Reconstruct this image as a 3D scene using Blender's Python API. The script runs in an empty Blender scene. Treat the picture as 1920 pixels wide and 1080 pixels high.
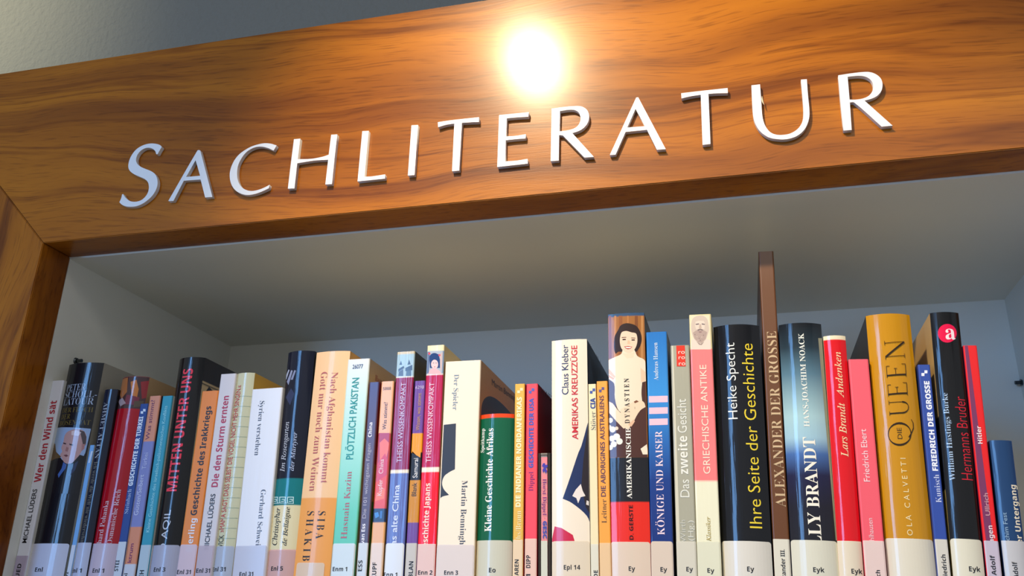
import bpy, bmesh, math, random
from mathutils import Vector, Matrix
from mathutils.geometry import tessellate_polygon
random.seed(7)
S = bpy.context.scene
COL = S.collection

# ------------------------------------------------------------------ camera
ZC = 1.62                                   # eye height above the floor
F = 1657.93                                 # focal length in pixels of the 1920 wide frame
AX = Vector((0.96938346, -0.06959676, -0.23548248))   # world axes seen from the lens (right, down, forward)
AY = Vector((0.24481268, 0.34827878, 0.90485836))
AZ = Vector((0.01903834, -0.93480382, 0.35465386))
EYE = Vector((0, -0.55, ZC))
cd = bpy.data.cameras.new('camera'); cam = bpy.data.objects.new('camera', cd); COL.objects.link(cam)
cd.sensor_width = 36; cd.lens = F / 1920 * 36; cd.clip_start = 0.02
R = Matrix(((AX[0], -AX[1], -AX[2]), (AY[0], -AY[1], -AY[2]), (AZ[0], -AZ[1], -AZ[2])))
cam.matrix_world = Matrix.Translation(EYE) @ R.to_4x4()
S.camera = cam

# ------------------------------------------------------------------ light and exposure
S.view_settings.view_transform = 'Standard'; S.view_settings.look = 'None'
S.view_settings.gamma = 1; S.view_settings.use_curve_mapping = False
S.view_settings.exposure = -0.1
w = bpy.data.worlds.new('room_light'); S.world = w; w.use_nodes = True
w.node_tree.nodes['Background'].inputs[0].default_value = (0.88, 0.93, 1.0, 1)
w.node_tree.nodes['Background'].inputs[1].default_value = 0.5

def aim(o, loc, target):
    o.location = loc
    o.rotation_euler = (Vector(target) - Vector(loc)).to_track_quat('-Z', 'Y').to_euler()
ld = bpy.data.lights.new('ceiling_spot', 'SPOT'); ld.energy = 55; ld.color = (1, 0.80, 0.50)
ld.spot_size = math.radians(49); ld.spot_blend = 0.9; ld.shadow_soft_size = 0.022
spot = bpy.data.objects.new('ceiling_spot', ld); COL.objects.link(spot)
aim(spot, (-0.275, -0.62, ZC + 0.845), (-0.065, 0, ZC + 0.235))
ld = bpy.data.lights.new('window_light', 'AREA'); ld.energy = 50; ld.color = (0.20, 0.48, 1.0)
ld.shape = 'RECTANGLE'; ld.size = 0.62; ld.size_y = 1.7
win = bpy.data.objects.new('window_light', ld); COL.objects.link(win)
aim(win, (-1.75, -3.0, ZC + 0.55), (-0.1, 0, ZC + 0.15))

ld = bpy.data.lights.new('overhead_fill_light', 'AREA'); ld.energy = 30; ld.color = (1.0, 0.97, 0.92)  # added overhead fill for soft diffuse light, not a known fixture of the room
ld.shape = 'RECTANGLE'; ld.size = 2.4; ld.size_y = 1.2
fill = bpy.data.objects.new('overhead_fill_light', ld); COL.objects.link(fill)
fill.location = (0.2, -2.3, 2.97)
ld = bpy.data.lights.new('ceiling_spot_left', 'SPOT'); ld.energy = 95; ld.color = (1.0, 1.0, 0.74)
ld.spot_size = math.radians(44); ld.spot_blend = 1.0; ld.shadow_soft_size = 0.03
sp2 = bpy.data.objects.new('ceiling_spot_left', ld); COL.objects.link(sp2)
aim(sp2, (-1.55, -0.62, ZC + 1.28), (-1.22, 0.31, ZC + 0.86))

# ------------------------------------------------------------------ helpers
def lin(h):
    h = h.lstrip('#'); c = [int(h[i:i+2], 16) / 255 for i in (0, 2, 4)]
    return tuple((x / 12.92 if x <= 0.04045 else ((x + 0.055) / 1.055) ** 2.4) for x in c) + (1,)
MATS = {}
def mat(hexc, rough=0.45, coat=0.0, **kw):
    key = (hexc, rough, coat, tuple(sorted(kw.items())))
    if key in MATS: return MATS[key]
    m = bpy.data.materials.new('paint'); m.use_nodes = True
    b = m.node_tree.nodes['Principled BSDF']
    b.inputs['Base Color'].default_value = lin(hexc); b.inputs['Roughness'].default_value = rough
    b.inputs['Coat Weight'].default_value = coat * 0.75; b.inputs['Coat Roughness'].default_value = 0.08
    b.inputs['Specular IOR Level'].default_value = 0.5 - 0.42 * min(1, coat)
    if kw.get('metal'): b.inputs['Metallic'].default_value = kw['metal']
    if kw.get('alpha'): b.inputs['Alpha'].default_value = kw['alpha']
    MATS[key] = m; return m
def nd(nt, typ, **kw):
    n = nt.nodes.new(typ)
    for k, v in kw.items(): setattr(n, k, v)
    return n
def foil_bump(nt, b, sx=260, sz=14, strength=0.25, dist=0.0004, coat=False):
    tc = nd(nt, 'ShaderNodeTexCoord'); mp = nd(nt, 'ShaderNodeMapping'); mp.inputs['Scale'].default_value = (sx, sx, sz)
    no = nd(nt, 'ShaderNodeTexNoise'); no.inputs['Scale'].default_value = 1; no.inputs['Detail'].default_value = 3
    bu = nd(nt, 'ShaderNodeBump'); bu.inputs['Strength'].default_value = strength; bu.inputs['Distance'].default_value = dist
    L = nt.links.new
    L(tc.outputs['Object'], mp.inputs[0]); L(mp.outputs[0], no.inputs['Vector']); L(no.outputs['Fac'], bu.inputs['Height'])
    if coat: L(bu.outputs[0], b.inputs['Coat Normal'])
    else: L(bu.outputs[0], b.inputs['Normal']); L(bu.outputs[0], b.inputs['Coat Normal'])
def print_mat(stops, height, gloss, grain=0.0):
    """colour printed along the height of a cover: stops = [(z metres, hex)]"""
    m = bpy.data.materials.new('cover_print'); m.use_nodes = True; nt = m.node_tree; L = nt.links.new
    b = nt.nodes['Principled BSDF']
    if len(stops) == 1: b.inputs['Base Color'].default_value = lin(stops[0][1]); src = None
    else:
        tc = nd(nt, 'ShaderNodeTexCoord'); sp = nd(nt, 'ShaderNodeSeparateXYZ'); mr = nd(nt, 'ShaderNodeMath', operation='DIVIDE')
        mr.inputs[1].default_value = height
        cr = nd(nt, 'ShaderNodeValToRGB'); st = sorted(stops)
        els = cr.color_ramp.elements
        els[0].position = max(0, min(1, st[0][0] / height)); els[0].color = lin(st[0][1])
        els[1].position = max(0, min(1, st[-1][0] / height)); els[1].color = lin(st[-1][1])
        for z, h in st[1:-1]:
            e = els.new(max(0, min(1, z / height))); e.color = lin(h)
        L(tc.outputs['Object'], sp.inputs[0]); L(sp.outputs['Z'], mr.inputs[0]); L(mr.outputs[0], cr.inputs[0])
        L(cr.outputs[0], b.inputs['Base Color'])
    b.inputs['Roughness'].default_value = 0.42 if gloss < 0.5 else 0.33
    b.inputs['Coat Weight'].default_value = gloss * 0.75; b.inputs['Coat Roughness'].default_value = 0.07
    b.inputs['Specular IOR Level'].default_value = 0.5 - 0.42 * gloss
    if gloss > 0: foil_bump(nt, b, 300, 12, 0.5 if gloss > .5 else .16)
    return m
def link(name, me, parent=None):
    o = bpy.data.objects.new(name, me); COL.objects.link(o)
    if parent is not None: o.parent = parent
    return o
def tag(o, label=None, cat=None, group=None, kind=None):
    if label: o['label'] = label
    if cat: o['category'] = cat
    if group: o['group'] = group
    if kind: o['kind'] = kind
    return o
def mesh(name, verts, faces, mats, parent=None, fm=None, smooth=False):
    me = bpy.data.meshes.new(name); me.from_pydata([tuple(v) for v in verts], [], faces)
    for m in (mats if isinstance(mats, (list, tuple)) else [mats]): me.materials.append(m)
    if fm: me.polygons.foreach_set('material_index', fm)
    if smooth: me.polygons.foreach_set('use_smooth', [True] * len(me.polygons))
    me.update(); return link(name, me, parent)
def box(name, x0, x1, y0, y1, z0, z1, m, parent=None, bevel=0.0):
    bm = bmesh.new(); bmesh.ops.create_cube(bm, size=1)
    for v in bm.verts:
        v.co = Vector(((x0 + x1) / 2 + v.co.x * (x1 - x0), (y0 + y1) / 2 + v.co.y * (y1 - y0), (z0 + z1) / 2 + v.co.z * (z1 - z0)))
    if bevel: bmesh.ops.bevel(bm, geom=bm.edges[:], offset=bevel, segments=2, affect='EDGES', profile=0.5)
    me = bpy.data.meshes.new(name); bm.to_mesh(me); bm.free(); me.materials.append(m)
    return link(name, me, parent)
def prism(name, pts, y0, y1, m, parent=None, bevel=0.0):
    """outline pts (x, z) pushed from y0 back to y1"""
    bm = bmesh.new()
    vs = [bm.verts.new((x, y0, z)) for x, z in pts]; f = bm.faces.new(vs)
    r = bmesh.ops.extrude_face_region(bm, geom=[f])
    for v in [g for g in r['geom'] if isinstance(g, bmesh.types.BMVert)]: v.co.y = y1
    bmesh.ops.recalc_face_normals(bm, faces=bm.faces[:])
    if bevel: bmesh.ops.bevel(bm, geom=[e for e in bm.edges], offset=bevel, segments=2, affect='EDGES')
    me = bpy.data.meshes.new(name); bm.to_mesh(me); bm.free(); me.materials.append(m)
    return link(name, me, parent)

def ray(px, py):
    d = Vector((px - 960, py - 540, F)); return Vector((d.dot(AX), d.dot(AY), d.dot(AZ)))
def at(px, py, y=0.0):
    """where the sight line through a measured point of the photograph meets the upright plane at depth y"""
    r = ray(px, py); t = (y - EYE.y) / r.y; return EYE + r * t

# ------------------------------------------------------------------ materials of the place
def wood_mat(vertical=False, dark=1.0):
    m = bpy.data.materials.new('cherry_veneer'); m.use_nodes = True; nt = m.node_tree; L = nt.links.new
    b = nt.nodes['Principled BSDF']
    tc = nd(nt, 'ShaderNodeTexCoord')
    rot = nd(nt, 'ShaderNodeMapping')
    if vertical: rot.inputs['Rotation'].default_value = (0, math.radians(90), 0)
    else: rot.inputs['Rotation'].default_value = (0, math.radians(-3.2), 0)
    L(tc.outputs['Object'], rot.inputs[0])
    # slow warp of the grain
    w1 = nd(nt, 'ShaderNodeMapping'); w1.inputs['Scale'].default_value = (3.2, 6, 7)
    n1 = nd(nt, 'ShaderNodeTexNoise'); n1.inputs['Scale'].default_value = 1; n1.inputs['Detail'].default_value = 2
    L(rot.outputs[0], w1.inputs[0]); L(w1.outputs[0], n1.inputs['Vector'])
    ma = nd(nt, 'ShaderNodeVectorMath', operation='MULTIPLY_ADD'); ma.inputs[1].default_value = (0.0, 0.02, 0.085)
    L(n1.outputs['Color'], ma.inputs[0]); L(rot.outputs[0], ma.inputs[2])
    g = nd(nt, 'ShaderNodeMapping'); g.inputs['Scale'].default_value = (1.7, 20, 30)
    n2 = nd(nt, 'ShaderNodeTexNoise'); n2.inputs['Scale'].default_value = 1; n2.inputs['Detail'].default_value = 4; n2.inputs['Roughness'].default_value = 0.5
    n2.inputs['Distortion'].default_value = 0.3
    L(ma.outputs[0], g.inputs[0]); L(g.outputs[0], n2.inputs['Vector'])
    cr = nd(nt, 'ShaderNodeValToRGB'); e = cr.color_ramp.elements
    e[0].position = 0.30; e[0].color = lin('7a400e'); e[1].position = 0.72; e[1].color = lin('b46c14')
    for p, h in ((0.40, '8c4e10'), (0.50, 'a05c12'), (0.60, 'ab6514')):
        q = e.new(p); q.color = lin(h)
    L(n2.outputs['Fac'], cr.inputs[0])
    # fine pores
    f = nd(nt, 'ShaderNodeMapping'); f.inputs['Scale'].default_value = (38, 400, 900)
    n3 = nd(nt, 'ShaderNodeTexNoise'); n3.inputs['Scale'].default_value = 1; n3.inputs['Detail'].default_value = 2
    L(ma.outputs[0], f.inputs[0]); L(f.outputs[0], n3.inputs['Vector'])
    c3 = nd(nt, 'ShaderNodeValToRGB'); c3.color_ramp.elements[0].position = 0.33; c3.color_ramp.elements[0].color = (0.62, 0.58, 0.55, 1)
    c3.color_ramp.elements[1].position = 0.46; c3.color_ramp.elements[1].color = (1, 1, 1, 1)
    L(n3.outputs['Fac'], c3.inputs[0])
    mx = nd(nt, 'ShaderNodeMix', data_type='RGBA', blend_type='MULTIPLY'); mx.inputs[0].default_value = 0.75
    L(cr.outputs[0], mx.inputs[6]); L(c3.outputs[0], mx.inputs[7]); 
    # scattered dark growth lines
    k4 = nd(nt, 'ShaderNodeMapping'); k4.inputs['Scale'].default_value = (1.1, 12, 34); k4.inputs['Location'].default_value = (3.1, 0, 7.7)
    n4 = nd(nt, 'ShaderNodeTexNoise'); n4.inputs['Scale'].default_value = 1; n4.inputs['Detail'].default_value = 3
    L(ma.outputs[0], k4.inputs[0]); L(k4.outputs[0], n4.inputs['Vector'])
    c4 = nd(nt, 'ShaderNodeValToRGB'); q4 = c4.color_ramp.elements
    q4[0].position = 0.535; q4[0].color = (1, 1, 1, 1); q4[1].position = 0.66; q4[1].color = (1, 1, 1, 1)
    q = q4.new(0.575); q.color = (0.50, 0.40, 0.38, 1); q = q4.new(0.60); q.color = (0.9, 0.88, 0.86, 1)
    L(n4.outputs['Fac'], c4.inputs[0])
    m4 = nd(nt, 'ShaderNodeMix', data_type='RGBA', blend_type='MULTIPLY'); m4.inputs[0].default_value = 0.7
    L(mx.outputs[2], m4.inputs[6]); L(c4.outputs[0], m4.inputs[7]); L(m4.outputs[2], b.inputs['Base Color'])
    b.inputs['Roughness'].default_value = 0.36; b.inputs['Specular IOR Level'].default_value = 0.1
    b.inputs['Coat Weight'].default_value = 0.22; b.inputs['Coat Roughness'].default_value = 0.19
    bu = nd(nt, 'ShaderNodeBump'); bu.inputs['Strength'].default_value = 0.35; bu.inputs['Distance'].default_value = 0.00025
    L(n3.outputs['Fac'], bu.inputs['Height']); L(bu.outputs[0], b.inputs['Normal'])
    return m
WOOD_H, WOOD_V = wood_mat(False), wood_mat(True)
def plaster(name, hexc, scale, strength, dist):
    m = bpy.data.materials.new(name); m.use_nodes = True; nt = m.node_tree; b = nt.nodes['Principled BSDF']
    b.inputs['Base Color'].default_value = lin(hexc); b.inputs['Roughness'].default_value = 0.85
    tc = nd(nt, 'ShaderNodeTexCoord'); n = nd(nt, 'ShaderNodeTexNoise'); n.inputs['Scale'].default_value = scale; n.inputs['Detail'].default_value = 4
    bu = nd(nt, 'ShaderNodeBump'); bu.inputs['Strength'].default_value = strength; bu.inputs['Distance'].default_value = dist
    nt.links.new(tc.outputs['Object'], n.inputs['Vector']); nt.links.new(n.outputs['Fac'], bu.inputs['Height']); nt.links.new(bu.outputs[0], b.inputs['Normal'])
    return m
WALL = plaster('rough_plaster', '7f786a', 130, 0.6, 0.004)
MELA = plaster('white_melamine', 'e4e4dc', 900, 0.10, 0.0004)
FLOOR = plaster('grey_floor', '8a857c', 30, 0.1, 0.002)
PAPER = mat('d8cba8', 0.8)
STEEL = mat('505458', 0.25, metal=1.0)

# ------------------------------------------------------------------ the room
tag(box('wall_back', -3, 3, 0.312, 0.41, 0, 3.0, WALL), 'rough grey plaster wall behind the bookcase', kind='structure')
tag(box('floor', -3, 3, -4, 0.312, -0.05, 0, FLOOR), 'floor', kind='structure')
tag(box('ceiling', -3, 3, -4, 0.312, 3.0, 3.05, mat('c8c8c4', 0.9)), 'ceiling', kind='structure')

# ------------------------------------------------------------------ the bookcase
XL, XR, ZT, ZH = -0.5418, 0.2438, ZC + 0.285, ZC + 0.462     # opening left/right, top of opening, top of header
SW = 0.177                                                   # width of the wooden frame
TH = 0.032                                                   # its thickness
SHELF = ZC - 0.0205
YB = 0.290                                                   # face of the back panel
bc = bpy.data.objects.new('bookcase', None); COL.objects.link(bc); bc.location = ((XL + XR) / 2, 0.15, 0)
tag(bc, 'tall bookcase with mitred reddish wooden frame and pale inside', 'bookcase')
off = Vector(bc.location)
def part(o): o.parent = bc; o.location = -off; return o
g = 0.0003
part(prism('header_panel', [(XL + g, ZT), (XR - g, ZT), (XR + SW - g, ZH), (XL - SW + g, ZH)], 0, TH, WOOD_H, bevel=0.0006))
part(prism('stile', [(XL, ZT - g), (XL - SW, ZH - g), (XL - SW, 0.05), (XL, 0.05)], 0, TH, WOOD_V, bevel=0.0006))
part(prism('stile', [(XR, ZT - g), (XR, 0.05), (XR + SW, 0.05), (XR + SW, ZH - g)], 0, TH, WOOD_V, bevel=0.0006))
part(box('side_panel', XL - 0.019, XL, TH, 0.31, 0.05, ZT + 0.019, MELA))
part(box('side_panel', XR, XR + 0.019, TH, 0.31, 0.05, ZT + 0.019, MELA))
part(box('top_panel', XL, XR, TH, YB, ZT - 0.0015, ZT + 0.019, MELA))
part(box('back_panel', XL, XR, YB, 0.31, 0.05, ZT + 0.019, MELA))
for zz in (SHELF, SHELF - 0.36, SHELF - 0.72, SHELF - 1.08, SHELF - 1.44):
    part(box('shelf_board', XL + 0.0005, XR - 0.0005, 0.036, YB - 0.0005, zz - 0.020, zz, MELA, bevel=0.0008))
part(box('plinth', XL - SW, XR + SW, 0.0, 0.31, 0, 0.05, WOOD_H))
def pin(x, y, z, sgn):
    bm = bmesh.new()
    bmesh.ops.create_cone(bm, cap_ends=True, segments=16, radius1=0.0016, radius2=0.0016, depth=0.006, matrix=Matrix.Translation((x + sgn * 0.003, y, z)) @ Matrix.Rotation(math.pi / 2, 4, 'Y'))
    bmesh.ops.create_cone(bm, cap_ends=True, segments=16, radius1=0.0030, radius2=0.0024, depth=0.0015, matrix=Matrix.Translation((x + sgn * 0.0008, y, z)) @ Matrix.Rotation(math.pi / 2, 4, 'Y'))
    me = bpy.data.meshes.new('shelf_pin'); bm.to_mesh(me); bm.free(); me.materials.append(STEEL)
    part(link('shelf_pin', me))
rr = ray(1917, 717); t = (XR - EYE.x) / rr.x; q = EYE + rr * t; pin(XR, q.y, q.z, -1)
rr = ray(142, 677); t = (XL - EYE.x) / rr.x; q = EYE + rr * t; pin(XL, q.y, q.z, 1)

# ------------------------------------------------------------------ the raised sign letters
def smooth_loop(P, corner=42):
    n = len(P); out = []
    ang = []
    for i in range(n):
        a, b, c = Vector(P[i-1]), Vector(P[i]), Vector(P[(i+1) % n])
        ang.append(math.degrees((b - a).angle(c - b, 0)))
    for i in range(n):
        p0, p1, p2, p3 = [Vector(P[(i + k) % n]) for k in (-1, 0, 1, 2)]
        out.append(tuple(p1))
        L = (p2 - p1).length
        c1, c2 = ang[i] > corner, ang[(i+1) % n] > corner
        if (c1 and c2): continue
        if max(ang[i], ang[(i+1) % n]) < 1.0: continue
        t1 = (p2 - p1) if c1 else (p2 - p0) * (L / max(1e-6, (p2 - p1).length + (p1 - p0).length))
        t2 = (p2 - p1) if c2 else (p3 - p1) * (L / max(1e-6, (p3 - p2).length + (p2 - p1).length))
        for k in (1, 2, 3):
            s = k / 4
            h = (2*s**3 - 3*s*s + 1) * p1 + (s**3 - 2*s*s + s) * t1 + (-2*s**3 + 3*s*s) * p2 + (s**3 - s*s) * t2
            out.append(tuple(h))
    return out
def zoomed(P, x0, y0, k): return [(x0 + x / k, y0 + y / k) for x, y in P]
Z5, Z6, Z7, Z8 = (200, 240, 5.3333), (520, 210, 4.8), (900, 160, 4.8), (1260, 120, 4.3636)
LET = [
 ('large raised S with tapering ends', Z5, [[(552,190),(535,172),(500,160),(450,155),(400,162),(350,180),(300,212),(262,255),(232,310),(218,365),(220,405),(238,435),(275,462),(330,487),(380,510),(410,538),(422,575),(420,620),(405,662),(375,700),(340,725),(290,738),(240,733),(205,712),(180,685),(165,660),(155,665),(145,705),(128,742),(150,765),(190,783),(240,788),(295,783),(350,762),(400,730),(450,685),(485,635),(505,585),(510,535),(500,490),(478,455),(440,430),(390,410),(345,390),(312,365),(295,330),(298,295),(315,258),(345,225),(385,203),(425,198),(460,208),(485,230),(497,262),(510,262),(530,225)]]),
 ('', Z5, [[(908,226),(922,221),(937,226),(1058,690),(985,695),(940,515),(772,528),(668,730),(617,730)], [(890,322),(795,490),(935,478)]]),
 ('', Z5, [[(1700,175),(1640,157),(1580,153),(1520,163),(1450,185),(1385,220),(1325,265),(1280,320),(1248,385),(1232,450),(1235,520),(1255,580),(1290,625),(1340,655),(1395,670),(1450,667),(1510,652),(1570,628),(1622,603),(1630,568),(1580,595),(1520,618),(1460,630),(1410,625),(1360,600),(1325,555),(1308,500),(1305,440),(1315,375),(1345,310),(1385,255),(1430,218),(1490,192),(1550,187),(1610,200),(1670,226)]]),
 ('', Z6, [[(150,245),(207,240),(185,425),(300,422),(400,405),(463,385),(485,205),(540,202),(515,425),(492,650),(432,652),(458,430),(330,438),(180,462),(155,688),(95,690),(120,480)]]),
 ('', Z6, [[(765,173),(823,170),(785,583),(850,580),(970,562),(970,600),(722,625)]]),
 ('', Z6, [[(1208,120),(1267,117),(1235,568),(1175,572)]]),
 ('', Z6, [[(1445,92),(1560,75),(1815,47),(1815,90),(1740,93),(1662,98),(1637,528),(1573,533),(1593,105),(1520,115),(1447,137)]]),
 ('', Z7, [[(172,268),(440,242),(435,283),(340,288),(242,297),(235,460),(320,455),(412,440),(410,478),(320,485),(232,495),(228,685),(330,678),(428,662),(430,705),(155,735)]]),
 ('', Z7, [[(645,210),(750,196),(860,187),(920,193),(965,225),(982,280),(968,340),(925,390),(880,415),(830,430),(1025,645),(940,650),(745,450),(712,448),(708,678),(636,682)], [(720,232),(800,220),(850,222),(890,245),(905,290),(900,330),(875,370),(830,395),(780,407),(715,415)]]),
 ('', Z7, [[(1406,110),(1424,108),(1672,575),(1592,580),(1503,400),(1310,420),(1220,625),(1168,627)], [(1400,212),(1325,380),(1485,368)]]),
 ('', Z8, [[(75,240),(200,225),(455,197),(457,238),(370,240),(298,245),(315,655),(250,662),(235,252),(150,265),(78,282)]]),
 ('', Z8, [[(650,175),(720,167),(730,300),(740,430),(760,500),(800,555),(850,578),(910,580),(970,568),(1030,530),(1065,475),(1075,400),(1070,300),(1055,128),(1103,125),(1112,250),(1125,400),(1115,470),(1080,540),(1020,590),(940,615),(860,615),(790,600),(725,555),(685,495),(665,430),(655,300)]]),
 ('', Z8, [[(1360,93),(1480,75),(1600,65),(1660,80),(1705,115),(1722,160),(1715,215),(1680,260),(1630,285),(1575,300),(1805,505),(1715,513),(1490,315),(1455,315),(1470,540),(1403,545),(1380,330)], [(1437,105),(1520,97),(1580,103),(1625,130),(1645,170),(1640,220),(1610,260),(1560,283),(1500,292),(1453,292),(1445,200)]]),
]
SIGNM = mat('e2e2e2', 0.5)
sg = bpy.data.objects.new('sign_lettering', None); COL.objects.link(sg); sg.location = at(960, 330)
tag(sg, 'raised white letters reading SACHLITERATUR along the wooden header', 'sign')
T3 = 0.0034
for lab, z, loops in LET:
    cu = bpy.data.curves.new('letter', 'CURVE'); cu.dimensions = '2D'; cu.fill_mode = 'BOTH'; cu.extrude = T3 / 2
    for lp in loops:
        pts = smooth_loop(zoomed(lp, *z)); sp = cu.splines.new('POLY'); sp.points.add(len(pts) - 1); sp.use_cyclic_u = True
        for p, (x, y) in zip(sp.points, pts):
            wpt = at(x, y, -T3); p.co = (wpt.x, wpt.z, 0, 1)
    tmp = bpy.data.objects.new('tmp', cu); me = bpy.data.meshes.new_from_object(tmp); bpy.data.objects.remove(tmp)
    for v in me.vertices:
        x, zz, d = v.co; v.co = (x - sg.location.x, -T3 / 2 - d - sg.location.y - 0.0001, zz - sg.location.z)
    me.materials.clear(); me.materials.append(SIGNM)
    o = link('letter', me, sg)
    if lab: o['label'] = lab
# the flake of paint standing off the inner edge of the U
fl = [at(x, y, -0.0042) - sg.location for x, y in ((1428.5, 180), (1430.5, 190), (1432, 196), (1429, 191.5), (1427.6, 186))]
fl2 = [v + Vector((0.0004, 0.0006, 0)) for v in fl]
mesh('paint_flake', fl + fl2, [(4,3,2,1,0), (5,6,7,8,9)] + [(i, (i+1) % 5, 5 + (i+1) % 5, 5 + i) for i in range(5)], mat('d9c9a4', .5), sg)

# ------------------------------------------------------------------ lettering
def mathmap(s, up, lo, dg):
    o = ''
    for ch in s:
        if 'A' <= ch <= 'Z' and up: o += chr(up + ord(ch) - 65)
        elif 'a' <= ch <= 'z' and lo:
            c = lo + ord(ch) - 97; o += '\u210E' if c == 0x1D455 else chr(c)
        elif '0' <= ch <= '9' and dg: o += chr(dg + ord(ch) - 48)
        else: o += ch
    return o
STYLE = {'s': (None, 0), 'm': (None, 0.012), 'b': ((0x1D5D4, 0x1D5EE, 0x1D7EC), 0), 'x': ((0x1D5D4, 0x1D5EE, 0x1D7EC), 0.022),
         'r': ((0x1D400, 0x1D41A, 0x1D7CE), -0.011), 'R': ((0x1D400, 0x1D41A, 0x1D7CE), 0), 'i': ((0x1D434, 0x1D44E, None), 0.004), 't': (None, -0.008), 'h': (None, -0.006)}
UML = {'Ä': 'A', 'Ö': 'O', 'Ü': 'U', 'ä': 'a', 'ö': 'o', 'ü': 'u'}
def glyphs(body, st, space=1.0):
    mp, offv = STYLE[st]
    base = ''.join(UML.get(c, c) for c in body) if mp else body
    def conv(s):
        cu = bpy.data.curves.new('t', 'FONT'); cu.body = mathmap(s, *mp) if mp else s
        cu.offset = offv; cu.resolution_u = 3; cu.space_character = space
        o = bpy.data.objects.new('t', cu); COL.objects.link(o); me = bpy.data.meshes.new_from_object(o)
        bpy.data.objects.remove(o); bpy.data.curves.remove(cu); return me
    me = conv(base); V = [tuple(v.co)[:2] for v in me.vertices]; Fc = [tuple(p.vertices) for p in me.polygons]
    bpy.data.meshes.remove(me)
    if mp:
        for i, c in enumerate(body):
            if c in UML:
                a = conv(base[:i]) if base[:i].strip() else None; b2 = conv(base[:i+1])
                xa = max((v.co.x for v in a.vertices), default=0) if a else 0
                xb = max(v.co.x for v in b2.vertices); cx = (xa + xb) / 2 + 0.02; top = 0.80 if c.isupper() else 0.62
                for s in (-1, 1):
                    n = len(V); V += [(cx + s * 0.11 + 0.055 * math.cos(k * math.pi / 4), top + 0.055 * math.sin(k * math.pi / 4)) for k in range(8)]
                    Fc.append(tuple(range(n, n + 8)))
    return V, Fc
CAPH = {}
def caph(st):
    if st not in CAPH: V, _ = glyphs('H', st); CAPH[st] = max(v[1] for v in V)
    return CAPH[st]

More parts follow.
